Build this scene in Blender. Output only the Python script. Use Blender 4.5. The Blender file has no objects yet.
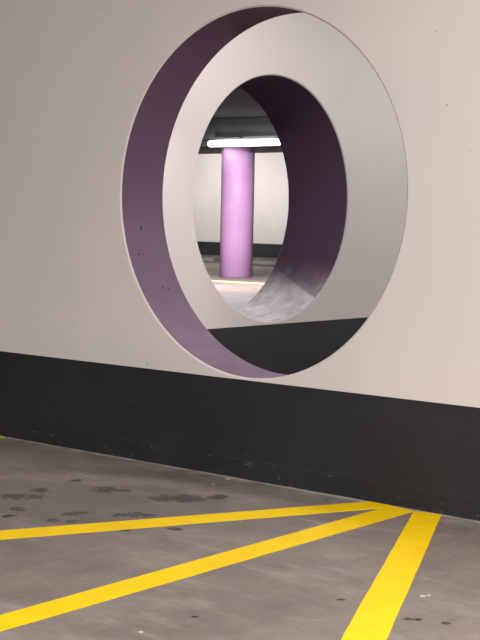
import bpy, bmesh, math, random
from mathutils import Vector, Matrix
random.seed(7)
scene = bpy.context.scene
COL = scene.collection
PI = math.pi

# ------------------------------------------------------------------ helpers
def tag(o, label=None, cat=None, kind=None, group=None):
    if label: o['label'] = label
    if cat: o['category'] = cat
    if kind: o['kind'] = kind
    if group: o['group'] = group
    return o

def obj(name, bm, mats, parent=None, smooth=False, loc=None):
    bmesh.ops.recalc_face_normals(bm, faces=bm.faces[:])
    me = bpy.data.meshes.new(name)
    if loc is not None:
        bmesh.ops.translate(bm, verts=bm.verts[:], vec=-Vector(loc))
    if smooth:
        for f in bm.faces: f.smooth = True
    bm.to_mesh(me); bm.free()
    for m in (mats if isinstance(mats, (list, tuple)) else [mats]): me.materials.append(m)
    o = bpy.data.objects.new(name, me); COL.objects.link(o)
    if loc is not None: o.location = loc
    if parent: o.parent = parent
    return o

def empty(name, loc):
    o = bpy.data.objects.new(name, None); COL.objects.link(o); o.location = loc
    o.empty_display_size = 0.2
    return o

def add_box(bm, lo, hi, bev=0.0):
    r = bmesh.ops.create_cube(bm, size=1)
    vs = r['verts']
    for v in vs:
        v.co = Vector([(lo[i] + hi[i]) / 2 + v.co[i] * (hi[i] - lo[i]) for i in range(3)])
    if bev:
        es = list({e for v in vs for e in v.link_edges})
        bmesh.ops.bevel(bm, geom=es, offset=bev, segments=2, affect='EDGES', profile=0.6)
    return bm

def add_tube(bm, pts, r, n=12, caps=True):
    pts = [Vector(p) for p in pts]; rings = []
    for i, p in enumerate(pts):
        d = (pts[min(i + 1, len(pts) - 1)] - pts[max(i - 1, 0)]).normalized()
        a = d.orthogonal().normalized(); b = d.cross(a)
        rings.append([bm.verts.new(p + r * (math.cos(2*PI*k/n) * a + math.sin(2*PI*k/n) * b)) for k in range(n)])
    for q, s in zip(rings, rings[1:]):
        for k in range(n): bm.faces.new((q[k], q[(k+1) % n], s[(k+1) % n], s[k]))
    if caps: bm.faces.new(rings[0]); bm.faces.new(rings[-1])
    return bm

def add_capsule(bm, a, b, r, n=20, h=6):
    a, b = Vector(a), Vector(b); d = (b - a).normalized(); u = d.orthogonal().normalized(); v = d.cross(u); rings = []
    for c, s in ((a, -1), (b, 1)):
        ks = range(1, h + 1) if s < 0 else range(h, 0, -1)
        for k in ks:
            t = k/h*PI/2
            rings.append([bm.verts.new(c + s*math.cos(t)*r*d + r*math.sin(t)*(math.cos(2*PI*i/n)*u + math.sin(2*PI*i/n)*v)) for i in range(n)])
    for p, q in zip(rings, rings[1:]):
        for i in range(n): bm.faces.new((p[i], p[(i+1) % n], q[(i+1) % n], q[i]))
    bm.faces.new(rings[0]); bm.faces.new(rings[-1])
    return bm

def add_lathe(bm, prof, c, n=96):
    rings = [[bm.verts.new((c[0] + r*math.cos(2*PI*k/n), c[1] + r*math.sin(2*PI*k/n), z)) for k in range(n)] for r, z in prof]
    for q, s in zip(rings, rings[1:]):
        for k in range(n): bm.faces.new((q[k], q[(k+1) % n], s[(k+1) % n], s[k]))
    bm.faces.new(rings[0]); bm.faces.new(rings[-1])
    return bm

# ------------------------------------------------------------------ materials
class NT:
    def __init__(s, name):
        s.m = bpy.data.materials.new(name); s.m.use_nodes = True
        s.t = s.m.node_tree; s.b = s.t.nodes['Principled BSDF']
        s.pos = s.t.nodes.new('ShaderNodeNewGeometry').outputs['Position']
        s.nrm = s.pos.node.outputs['Normal']
    def n(s, kind, **kw):
        x = s.t.nodes.new(kind)
        for k, v in kw.items(): setattr(x, k, v)
        return x
    def put(s, sock, v):
        if hasattr(v, 'is_output') or isinstance(v, bpy.types.NodeSocket): s.t.links.new(v, sock)
        else: sock.default_value = v
    def math(s, op, a, b=0.0, clamp=False):
        x = s.n('ShaderNodeMath', operation=op, use_clamp=clamp); s.put(x.inputs[0], a); s.put(x.inputs[1], b); return x.outputs[0]
    def vec(s, op, a, b):
        x = s.n('ShaderNodeVectorMath', operation=op); s.put(x.inputs[0], a); s.put(x.inputs[1], b)
        return x.outputs['Value'] if op in ('LENGTH', 'DISTANCE', 'DOT_PRODUCT') else x.outputs[0]
    def mapping(s, rot=(0,0,0), scale=(1,1,1), loc=(0,0,0)):
        x = s.n('ShaderNodeMapping'); s.t.links.new(s.pos, x.inputs[0])
        x.inputs['Rotation'].default_value = rot; x.inputs['Scale'].default_value = scale; x.inputs['Location'].default_value = loc
        return x.outputs[0]
    def noise(s, scale, detail=4, rough=0.55, vec=None):
        x = s.n('ShaderNodeTexNoise'); s.put(x.inputs['Vector'], vec if vec is not None else s.pos)
        x.inputs['Scale'].default_value = scale; x.inputs['Detail'].default_value = detail; x.inputs['Roughness'].default_value = rough
        return x.outputs['Fac']
    def ramp(s, f, lo, hi):      # smooth 0..1 between lo and hi
        x = s.n('ShaderNodeMapRange', interpolation_type='SMOOTHSTEP'); s.put(x.inputs['Value'], f)
        x.inputs['From Min'].default_value = lo; x.inputs['From Max'].default_value = hi
        return x.outputs['Result']
    def mix(s, f, a, b):
        x = s.n('ShaderNodeMix', data_type='RGBA'); s.put(x.inputs['Factor'], f)
        for sock, v in ((x.inputs['A'], a), (x.inputs['B'], b)):
            if isinstance(v, bpy.types.NodeSocket): s.t.links.new(v, sock)
            else: sock.default_value = (*v, 1)
        return x.outputs['Result']
    def bump(s, h, strength, dist=0.01):
        x = s.n('ShaderNodeBump'); s.put(x.inputs['Height'], h)
        x.inputs['Strength'].default_value = strength; x.inputs['Distance'].default_value = dist
        s.t.links.new(x.outputs[0], s.b.inputs['Normal'])
    def spots(s, lst, warp, wscale):   # 1 inside any of the blobs (x,y,z,radius), edges broken up by noise
        nz = s.math('MULTIPLY', s.math('SUBTRACT', s.noise(wscale, 3, 0.6), 0.5), warp)
        cur = None
        for x, y, z, r in lst:
            d = s.math('DIVIDE', s.vec('DISTANCE', s.pos, (x, y, z)), r)
            cur = d if cur is None else s.math('MINIMUM', cur, d)
        return s.ramp(s.math('ADD', cur, nz), 1.05, 0.75)
    def done(s, color, rough=0.6, spec=0.5):
        if isinstance(color, bpy.types.NodeSocket): s.t.links.new(color, s.b.inputs['Base Color'])
        else: s.b.inputs['Base Color'].default_value = (*color, 1)
        s.put(s.b.inputs['Roughness'], rough)
        s.b.inputs['Specular IOR Level'].default_value = spec
        return s.m

def lin(r, g, b):
    f = lambda c: c/12.92/255 if c <= 10 else ((c/255 + 0.055)/1.055)**2.4
    return (f(r), f(g), f(b))

def wall_paint(name, c1, c2, specks=None):
    t = NT(name)
    col = t.mix(t.ramp(t.noise(0.9, 3, 0.5), 0.35, 0.65), c1, c2)
    streak = t.noise(3.0, 2, 0.5, t.mapping(scale=(1, 1, 0.15)))
    col = t.mix(t.math('MULTIPLY', t.ramp(streak, 0.5, 0.8), 0.12), col, [c*0.8 for c in c1])
    if specks:
        col = t.mix(t.math('MULTIPLY', t.spots(specks, 0.3, 60), 0.7), col, lin(80, 72, 68))
    t.bump(t.noise(90, 4, 0.6), 0.05, 0.004)
    return t.done(col, 0.55, 0.35)

SPK = [(-5.779,2.39),(-5.867,2.279),(-5.246,2.294),(-5.735,2.073),(-5.754,1.646),(-5.474,1.478),(-5.03,1.913),
       (-5.944,.941),(-5.342,.838),(-5.941,.68),(-5.423,.674),(-3.208,2.115),(-3.226,2.046),(-3.16,1.734),(-3.042,1.544),(-4.889,.49),(-4.887,.497)]
m_wall = wall_paint('cream_wall_paint', lin(213, 204, 199), lin(206, 197, 194),
                    [(x, 5.06, z, random.uniform(.0028, .0048)) for x, z in SPK])
m_wall_inner = wall_paint('pale_inner_wall_paint', lin(214, 203, 200), lin(207, 197, 195))
m_wall_far = wall_paint('far_wall_paint', lin(200, 192, 190), lin(192, 184, 182))

def black_paint(name, c, scuff):
    t = NT(name)
    col = t.mix(t.ramp(t.noise(1.6, 4, 0.6), 0.35, 0.7), c, [k*1.25 for k in c])
    fine = t.ramp(t.noise(28, 5, 0.7, t.mapping(scale=(0.5, 1, 1.4))), 0.60, 0.74)
    z = t.n('ShaderNodeSeparateXYZ'); t.t.links.new(t.pos, z.inputs[0])
    low = t.ramp(z.outputs['Z'], 0.16, 0.02)
    col = t.mix(t.math('MULTIPLY', fine, t.math('ADD', 0.06, t.math('MULTIPLY', low, scuff))), col, lin(135, 128, 120))
    t.bump(t.noise(50, 4, 0.6), 0.08, 0.004)
    return t.done(col, 0.55, 0.18)
m_black = black_paint('black_dado_paint', lin(40, 39, 42), 0.35)
m_black_skirt = black_paint('black_skirting_paint', lin(37, 36, 38), 0.5)

def purple_paint(name, c, chips, dust):
    t = NT(name)
    col = t.mix(t.ramp(t.noise(2.2, 4, 0.6), 0.35, 0.7), c, [k*1.12 for k in c])
    sm = t.ramp(t.noise(14, 4, 0.6, t.mapping(scale=(1, .5, 1))), 0.55, 0.8)
    col = t.mix(t.math('MULTIPLY', sm, 0.10), col, [k*0.7 for k in c])
    if chips:
        col = t.mix(t.spots(chips, 0.7, 70), col, lin(30, 22, 28))
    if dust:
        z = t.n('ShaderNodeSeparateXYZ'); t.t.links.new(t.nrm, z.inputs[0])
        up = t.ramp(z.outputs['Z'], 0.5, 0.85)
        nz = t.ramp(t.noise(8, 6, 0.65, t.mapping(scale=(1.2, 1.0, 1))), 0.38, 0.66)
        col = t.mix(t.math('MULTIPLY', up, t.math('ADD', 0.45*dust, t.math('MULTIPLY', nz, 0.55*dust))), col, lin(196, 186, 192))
    return t.done(col, 0.65, 0.2)
CH = [(-5.075,5.193,1.185,0.0083),(-5.071,5.188,1.170,0.0053),(-5.085,5.17,1.20,0.0060),(-5.035,5.14,1.047,0.0067),(-5.035,5.141,1.032,0.0053),
      (-5.033,5.168,1.042,0.0045),(-4.949,5.233,.878,0.0060),(-4.942,5.271,.867,0.0060),(-5.065,5.165,1.12,0.0037)]
m_purple = purple_paint('purple_reveal_paint', lin(106, 80, 103), CH, 0.12)
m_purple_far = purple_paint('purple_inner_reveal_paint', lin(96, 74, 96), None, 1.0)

def concrete_floor():
    t = NT('grey_concrete_floor')
    c = t.mix(t.ramp(t.noise(0.8, 5, 0.6), 0.3, 0.7), lin(115, 105, 98), lin(138, 127, 119))
    big = t.ramp(t.noise(2.3, 5, 0.65), 0.38, 0.72)
    c = t.mix(t.math('MULTIPLY', big, 0.55), c, lin(92, 83, 78))
    st = t.ramp(t.noise(7, 5, 0.65, t.mapping(rot=(0, 0, math.radians(24)), scale=(2.6, 0.35, 1))), 0.5, 0.75)
    c = t.mix(t.math('MULTIPLY', st, 0.35), c, lin(96, 86, 80))
    lt = t.ramp(t.noise(6, 4, 0.6, t.mapping(rot=(0, 0, math.radians(-50)), scale=(0.4, 2.2, 1), loc=(3, 5, 0))), 0.58, 0.8)
    c = t.mix(t.math('MULTIPLY', lt, 0.45), c, lin(156, 147, 139))
    fl = t.ramp(t.noise(26, 6, 0.7), 0.5, 0.7)
    c = t.mix(t.math('MULTIPLY', fl, 0.42), c, lin(88, 79, 73))
    sc = t.ramp(t.noise(9, 4, 0.6, t.mapping(rot=(0, 0, math.radians(35)), scale=(5, 0.25, 1))), 0.60, 0.72)
    c = t.mix(t.math('MULTIPLY', sc, 0.45), c, lin(84, 75, 70))
    mt = t.ramp(t.noise(4.2, 6, 0.7, t.mapping(loc=(9, 2, 0), rot=(0, 0, .7), scale=(.5, 1.4, 1))), 0.5, 0.68)
    c = t.mix(t.math('MULTIPLY', mt, 0.5), c, lin(150, 140, 132))
    # oily dark drips in front of the wall
    S = [(-4.09,4.50,.085),(-4.02,4.62,.05),(-4.16,4.45,.06),(-4.21,4.42,.03),(-4.486,4.382,.06),(-4.43,4.43,.035),(-4.06,4.06,.04),(-4.02,4.11,.045),
         (-3.97,4.14,.03),(-4.217,3.929,.04),(-4.20,3.97,.03),(-4.11,3.83,.025),(-4.18,3.79,.025),(-4.47,3.83,.03),(-4.42,3.835,.025),(-4.37,3.72,.025),(-4.60,4.06,.05),(-4.66,4.0,.06),
         (-4.69,4.17,.045),(-3.73,4.03,.03),(-3.85,3.88,.02),(-4.74,4.45,.035),(-2.352,3.628,.016),(-2.33,3.645,.012),(-2.244,3.672,.014),(-2.631,3.659,.015),(-2.847,3.179,.012)]
    spv = t.ramp(t.noise(45, 4, .65), .3, .55)
    sp = t.spots([(x, y, 0, r*1.1) for x, y, r in S], 3.0, 17)
    c = t.mix(t.math('MULTIPLY', sp, t.math('ADD', .3, t.math('MULTIPLY', spv, .6))), c, lin(30, 24, 21))
    dm = t.spots([(-4.62, 4.05, 0, .42), (-4.2, 4.2, 0, .5)], 0.9, 4)
    c = t.mix(t.math('MULTIPLY', dm, 0.45), c, lin(92, 83, 78))
    # pale dust along the wall foot
    s = t.n('ShaderNodeSeparateXYZ'); t.t.links.new(t.pos, s.inputs[0])
    edge = t.math('MULTIPLY', t.ramp(s.outputs['Y'], 4.90, 5.04), t.ramp(s.outputs['Y'], 5.5, 5.1))
    en = t.math('ADD', t.math('MULTIPLY', t.ramp(t.noise(7, 5, 0.7), 0.42, 0.68), .7), t.math('MULTIPLY', t.ramp(s.outputs['Y'], 4.99, 5.03), t.ramp(t.noise(5, 4, .6), .3, .6)), True)
    c = t.mix(t.math('MULTIPLY', t.math('MULTIPLY', edge, en), 0.7), c, lin(186, 176, 168))
    ch = t.spots([(-4.271,4.987,0,.016),(-4.238,4.842,0,.01),(-3.53,4.90,0,.014),(-2.464,3.888,0,.011),(-2.455,3.91,0,.008),(-2.859,2.95,0,.008)], 0.6, 60)
    c = t.mix(ch, c, lin(205, 197, 188))
    t.bump(t.noise(40, 5, 0.65), 0.16, 0.006)
    return t.done(c, 0.62, 0.3)
m_floor = concrete_floor()

def yellow_paint(name, c, wear):
    t = NT(name)
    col = t.mix(t.ramp(t.noise(6, 5, 0.6), 0.35, 0.7), c, [c[0]*.93, c[1]*.9, c[2]*.8])
    w = t.ramp(t.noise(30, 5, 0.7, t.mapping(scale=(1, .6, 1))), 0.67, 0.8)
    col = t.mix(t.math('MULTIPLY', w, wear), col, lin(150, 128, 70))
    return t.done(col, 0.6, 0.15)
m_yellow = yellow_paint('yellow_floor_paint', lin(238, 198, 10), 0.35)
m_yellow_far = yellow_paint('light_washed_yellow_paint', lin(222, 210, 150), 0.2)  # same yellow, its washing-out by bright light put into the colour

t = NT('dark_ceiling_concrete')
m_ceil = t.done(t.mix(t.ramp(t.noise(1.2, 4, 0.6), 0.3, 0.7), lin(30, 36, 38), lin(37, 43, 45)), 0.8, 0.2)
t = NT('grey_beam_concrete')
m_beam = t.done(t.mix(t.ramp(t.noise(2, 4, 0.6, t.mapping(scale=(.3, 1, 2))), 0.3, 0.7), lin(98, 100, 102), lin(116, 118, 120)), 0.8, 0.2)
t = NT('lilac_column_paint')
m_lilac = t.done(t.mix(t.ramp(t.noise(2.5, 4, 0.5), 0.3, 0.7), lin(210, 166, 214), lin(202, 157, 206)), 0.45, 0.4)
t = NT('white_enamel'); m_white = t.done(lin(225, 225, 225), 0.4)
t = NT('pale_grey_enamel'); m_housing = t.done(lin(105, 105, 107), 0.5)
t = NT('grey_plastic'); m_grey = t.done(lin(70, 70, 72), 0.5)
t = NT('grey_precast'); m_stop = t.done(t.mix(t.ramp(t.noise(6, 4, 0.6), .3, .7), lin(135, 130, 128), lin(150, 145, 142)), 0.8, 0.2)
t = NT('lit_tube'); t.b.inputs['Emission Color'].default_value = (1, .97, .98, 1); t.b.inputs['Emission Strength'].default_value = 8
m_lit = t.done((.9, .9, .9), 0.3)

# ------------------------------------------------------------------ measurements
Y1, T1W = 5.06, 0.317           # near wall: front face and thickness
X2, T2W = -6.274, 0.582         # inner wall (at a right angle to it): front face and thickness
H1 = (-4.221, 1.3557, 0.8705)   # near opening: x, z, radius
H2 = (7.793, 1.3764, 0.8777)    # inner opening: y, z, radius
CEIL = 3.226
YF = 33.5
BAND = 0.472

# ------------------------------------------------------------------ setting
bm = bmesh.new(); add_box(bm, (-42, -8, -0.2), (14, 36, 0))
tag(obj('floor', bm, m_floor), 'stained grey concrete garage floor', 'floor', 'structure')
bm = bmesh.new(); add_box(bm, (-42, -8, CEIL), (14, 36, CEIL + 0.25))
tag(obj('ceiling', bm, m_ceil), 'dark grey concrete garage ceiling', 'ceiling', 'structure')

def holed_wall(a0, a1, ca, cz, R, d0, d1, conv, ch=0.0075, n=160, kz=0.0):
    """A slab from a0 to a1 along its length, d0 (front) to d1 (back), with a round hole; the hole's arrises are chamfered."""
    bm = bmesh.new()
    def circ(r, d):
        e = r + kz*(d - d0)/(d1 - d0)
        return [bm.verts.new(conv(ca + r*math.cos(2*PI*k/n), d, cz + e*math.sin(2*PI*k/n))) for k in range(n)]
    def rect(d): return [bm.verts.new(conv(a, d, z)) for a, z in ((a0, 0), (a1, 0), (a1, CEIL), (a0, CEIL))]
    s = 1 if d1 > d0 else -1
    rects = []; rings = []
    for d in (d0, d1):
        r = rect(d); c = circ(R + ch, d); rects.append(r); rings.append(c)
        es = [bm.edges.new((L[i], L[(i+1) % len(L)])) for L in (r, c) for i in range(len(L))]
        bmesh.ops.triangle_fill(bm, edges=es, use_beauty=True)
    for i in range(4): bm.faces.new((rects[0][i], rects[0][(i+1) % 4], rects[1][(i+1) % 4], rects[1][i]))
    inner = [circ(R, d0 + s*ch), circ(R, d1 - s*ch)]
    for a, b in ((rings[0], inner[0]), (rings[1], inner[1])):
        for k in range(n): bm.faces.new((a[k], a[(k+1) % n], b[(k+1) % n], b[k]))
    return bm
def lining(ca, cz, R, d0, d1, conv, ch=0.0075, n=160, kz=0.0):
    bm = bmesh.new(); s = 1 if d1 > d0 else -1; rings = []
    for r, d in ((R, d0 + s*ch), (R, (d0 + d1)/2), (R, d1 - s*ch)):
        rings.append([bm.verts.new(conv(ca + r*math.cos(2*PI*k/n), d, cz + (r + kz*(d - d0)/(d1 - d0))*math.sin(2*PI*k/n))) for k in range(n)])
    for i, (a, b) in enumerate(zip(rings, rings[1:])):
        for k in range(n):
            f = bm.faces.new((a[k], a[(k+1) % n], b[(k+1) % n], b[k])); f.smooth = i in (0, 1)
    return bm
cv1 = lambda a, d, z: (a, d, z)
cv2 = lambda a, d, z: (d, a, z)
tag(obj('wall_front', holed_wall(-16, 4, *H1[:2], H1[2], Y1, Y1 + T1W, cv1, kz=.010), m_wall),
    'cream painted wall with the large round opening', 'wall', 'structure')
tag(obj('wall_inner', holed_wall(Y1 + T1W, 24, *H2[:2], H2[2], X2, X2 - T2W, cv2), m_wall_inner),
    'pale wall seen through the large opening, pierced by the smaller looking opening', 'wall', 'structure')
tag(obj('window_1', lining(*H1[:2], H1[2], Y1, Y1 + T1W, cv1, kz=.010), m_purple),
    'large round opening lined in purple, cut in the cream wall above the black band', 'opening', 'structure')
tag(obj('window_2', lining(*H2[:2], H2[2], X2, X2 - T2W, cv2), m_purple_far),
    'inner round opening lined in dark purple, with the lilac column showing through it', 'opening', 'structure')
bm = bmesh.new(); add_box(bm, (-41.5, YF, 0), (X2 - T2W, YF + .3, CEIL))
tag(obj('wall_far', bm, m_wall_far), 'pale far wall behind the lilac column', 'wall', 'structure')

# black painted bands (a thin coat standing 2 mm proud) and the skirting at the foot of the near wall
bm = bmesh.new(); add_box(bm, (-16, Y1 - .002, 0.0), (4, Y1, BAND))
tag(obj('trim_1', bm, m_black), 'black band along the foot of the cream wall', 'wall band', 'structure')
bm = bmesh.new(); add_box(bm, (X2, Y1 + T1W, 0.0), (X2 + .002, 24, BAND + .008))
tag(obj('trim_2', bm, m_black), 'black band on the inner wall seen through the large opening', 'wall band', 'structure')
bm = bmesh.new(); add_box(bm, (-41.5, YF - .004, 0.0), (X2 - T2W, YF, 0.42))
tag(obj('trim_3', bm, m_black), 'black band on the far wall behind the lilac column', 'wall band', 'structure')
bm = bmesh.new()
n = 120; rows = []
for i in range(n + 1):
    x = -16 + 20*i/n; j = random.uniform(-.0035, .0035)
    rows.append([bm.verts.new((x, Y1 - .002, 0.0)), bm.verts.new((x, Y1 - .018 + j, 0.0)), bm.verts.new((x, Y1 - .014 + j*.6, 0.03)),
                 bm.verts.new((x, Y1 - .008, 0.085 + j)), bm.verts.new((x, Y1 - .002, 0.095 + j))])
for a, b in zip(rows, rows[1:]):
    for k in range(4): bm.faces.new((a[k], a[k+1], b[k+1], b[k]))
tag(obj('baseboard_front', bm, m_black_skirt), 'scuffed black skirting where the cream wall meets the floor', 'skirting', 'structure')
# down-stand beam over the column
bm = bmesh.new(); add_box(bm, (-41.5, 21.5, 2.672), (X2 - T2W, 22.6, CEIL), 0.012)
tag(obj('trim_4', bm, m_beam), 'grey ceiling beam resting on the lilac column', 'beam', 'structure')

# ------------------------------------------------------------------ column
bm = bmesh.new()
add_lathe(bm, [(.335, 0), (.342, .006), (.342, 2.668), (.338, 2.672)], (0, 0))
c = obj('column', bm, m_lilac, smooth=True); c.location = (-18.72, 21.99, 0)
tag(c, 'round lilac painted concrete column under the tube light', 'column', 'thing')

# ------------------------------------------------------------------ tube light on the beam
L = empty('ceiling_tube_light', (-18.08, 21.5, 2.72)); tag(L, 'lit white fluorescent tube light crossing the top of the lilac column', 'light fitting', 'thing')
def lp(name, bm, m, smooth=False):
    o = obj(name, bm, m, smooth=smooth, loc=(-18.08, 21.5, 2.72)); o.location = (0, 0, 0); o.parent = L; return o
bm = bmesh.new(); add_box(bm, (-18.95, 21.43, 2.80), (-17.22, 21.503, 2.85), .006); lp('housing', bm, m_housing)
bm = bmesh.new(); add_capsule(bm, (-18.96, 21.40, 2.716), (-17.20, 21.40, 2.716), .064); lp('tube', bm, m_lit, True)
for x in (-18.93, -17.26):
    bm = bmesh.new(); add_box(bm, (x, 21.38, 2.70), (x + .03, 21.5, 2.80), .006); lp('end_cap', bm, m_grey)
bm = bmesh.new(); add_tube(bm, [(-19.6, 21.38, 2.80), (-19.3, 21.37, 2.785), (-18.9, 21.36, 2.80), (-18.4, 21.36, 2.828), (-18.12, 21.38, 2.845)], .011, 8)
lp('cable', bm, m_grey, True)
bm = bmesh.new(); add_box(bm, (-18.16, 21.35, 2.80), (-18.08, 21.41, 2.875), .006); lp('bracket', bm, m_grey)

# ------------------------------------------------------------------ wheel stops in front of the far wall
def wheel_stop(loc, label):
    bm = bmesh.new()
    prof = [(-.09, 0), (-.09, .05), (-.055, .13), (.055, .13), (.09, .05), (.09, 0)]
    a = [bm.verts.new((-.85, y, z)) for y, z in prof]; b = [bm.verts.new((.85, y, z)) for y, z in prof]
    for i in range(6): bm.faces.new((a[i], a[(i+1) % 6], b[(i+1) % 6], b[i]))
    bm.faces.new(a); bm.faces.new(b)
    o = obj('wheel_stop', bm, m_stop); o.location = loc
    return tag(o, label, 'wheel stop', 'thing')
wheel_stop((-25.35, 27.9, 0), 'low grey concrete wheel stop showing on the left of the lilac column')
wheel_stop((-22.0, 27.4, 0), 'low grey concrete wheel stop showing on the right of the lilac column')

# ------------------------------------------------------------------ painted lines
def line(name, quad, label, mat, z, group=None, seg=30, jit=.0011, tail=None):
    """A painted strip: quad = left near, left far, right far, right near; slightly uneven edges."""
    a, b, c_, d = [Vector((*p, 0)) for p in quad]
    ctr = (a + b + c_ + d)/4
    bm = bmesh.new(); top = []
    for i in range(seg + 1):
        k = i/seg
        l = a.lerp(b, k); r = d.lerp(c_, k); w = (r - l).normalized()
        l = l + w*random.uniform(-jit, jit); r = r + w*random.uniform(-jit, jit)
        top.append([bm.verts.new((p.x, p.y, zz)) for p, zz in ((l, 0.0003), (l, z), (r, z), (r, 0.0003))])
    if tail:
        top.append([bm.verts.new((p[0], p[1], zz)) for p, zz in ((tail[0], 0.0003), (tail[0], z), (tail[1], z), (tail[1], 0.0003))])
    for p, q in zip(top, top[1:]):
        for k in range(3): bm.faces.new((p[k], p[k+1], q[k+1], q[k]))
        bm.faces.new((p[3], p[0], q[0], q[3]))
    bm.faces.new(top[0]); bm.faces.new(top[-1])
    o = obj(name, bm, mat, loc=(ctr.x, ctr.y, 0))
    return tag(o, label, 'floor line', 'thing', group)
G = 'yellow lines fanning out from the wall foot'
def ext(p, q, k): return (p[0] + (q[0]-p[0])*k, p[1] + (q[1]-p[1])*k)
A0, A1, A2, A3 = (-4.186, 3.512), (-3.506, 4.980), (-3.366, 4.954), (-4.070, 3.419)
line('parking_line', [ext(A1, A0, 1.6), A1, A2, ext(A2, A3, 1.6)], 'thin yellow floor line, uppermost of the three fanning from the wall foot', m_yellow, .0024, G, tail=((-3.482, 5.036), (-3.3675, 5.030)))
B1, B2 = (-3.3655, 5.030), (-3.229, 5.006)
line('parking_line', [(-3.265, 1.9), B1, B2, (-3.141, 1.9)], 'yellow floor line running between the uppermost line and the broad short line', m_yellow, .0018, G)
C0, C1, C2, C3 = (-2.376, 3.304), (-3.2265, 4.998), (-3.107, 5.030), (-2.277, 3.399)
line('parking_line', [ext(C1, C0, 1.7), C1, C2, ext(C2, C3, 1.7)], 'broad yellow floor line running steeply to the bottom edge, beside the other two', m_yellow, .0030, G)
line('parking_line', [(-6.6, 3.7), (-6.07, 5.015), (-5.925, 5.015), (-6.46, 3.7)], 'yellow floor line whose tip just shows at the wall foot on the far left', m_yellow, .0024)
line('parking_line', [(-26, 19.95), (-12, 19.95), (-12, 20.35), (-26, 20.35)], 'light-washed yellow floor line in front of the lilac column', m_yellow_far, .004, None, 10, .001)

# ------------------------------------------------------------------ light
def area(name, loc, target, sx, sy, power, color, spread=PI):
    l = bpy.data.lights.new(name, 'AREA'); l.shape = 'RECTANGLE'; l.size = sx; l.size_y = sy
    l.energy = power; l.color = color; l.spread = spread
    o = bpy.data.objects.new(name, l); COL.objects.link(o); o.location = loc
    o.rotation_euler = (Vector(target) - Vector(loc)).to_track_quat('-Z', 'Y').to_euler()
    return o
WARM = (1, .965, .945); COOL = (1, .97, .98)
area('offscreen_garage_light', (1.0, 1.5, 3.15), (.4, 2.6, 0), 1.2, .4, 600, WARM)
area('offscreen_garage_light', (-5.9, -0.4, 3.15), (-5.9, .5, 0), 2.0, .5, 170, WARM)  # unseen extra lamp, added because the wall's left side fell dark
area('lobby_lamp', (-4.7, 6.7, 3.15), (-5.0, 6.9, 0), 1.0, .4, 58, WARM)
area('lobby_lamp', (-3.0, 14.2, 3.0), (-5.6, 9.0, 1.2), 1.5, .5, 270, WARM)
sp = bpy.data.lights.new('bay_spot', 'SPOT'); sp.energy = 560; sp.color = COOL; sp.spot_size = math.radians(19); sp.spot_blend = .25; sp.shadow_soft_size = .03
so = bpy.data.objects.new('bay_spot', sp); COL.objects.link(so); so.location = (-9.43, 10.15, 3.15)
so.rotation_euler = (Vector((-6.55, 8.1, .58)) - so.location).to_track_quat('-Z', 'Y').to_euler()
area('bay_fill', (-16.5, 18.6, 3.1), (-16.52, 18.62, 0), 2.4, .5, 560, (1, .93, .97))  # added unseen fill, tinted pink, brightening the column and the floor before it
area('bay_fill', (-28, 25, 2.6), (-28.3, 33.5, 2.5), 6.0, .4, 165, WARM, math.radians(60))  # added unseen fill, aimed level to brighten the far wall, not the floor
area('bay_fill', (-23.5, 26.6, 3.1), (-23.52, 26.62, 0), 2.4, .5, 130, WARM)  # added unseen fill behind the column, lifting the floor and wheel stops
w = bpy.data.worlds.new('World'); scene.world = w; w.use_nodes = True
w.node_tree.nodes['Background'].inputs[0].default_value = (.9, .9, .95, 1)
w.node_tree.nodes['Background'].inputs[1].default_value = 0.07

# ------------------------------------------------------------------ camera
R = Vector((0.7626501175, 0.6465208733, 0.0193793337)); U = Vector((-0.0627181897, 0.0440971719, 0.9970566023)); F = Vector((-0.6437633314, 0.7616207716, -0.0741793321))
cam = bpy.data.cameras.new('Camera'); co = bpy.data.objects.new('Camera', cam); COL.objects.link(co)
M = Matrix((R, U, -F)).transposed().to_4x4(); M.translation = (0, 0, 1.25); co.matrix_world = M
cam.sensor_fit = 'HORIZONTAL'; cam.sensor_width = 36; cam.lens = 1391.781/480*36
cam.clip_start = .05; cam.clip_end = 200
scene.camera = co
scene.view_settings.view_transform = 'Standard'
scene.view_settings.look = 'None'
scene.view_settings.exposure = 0
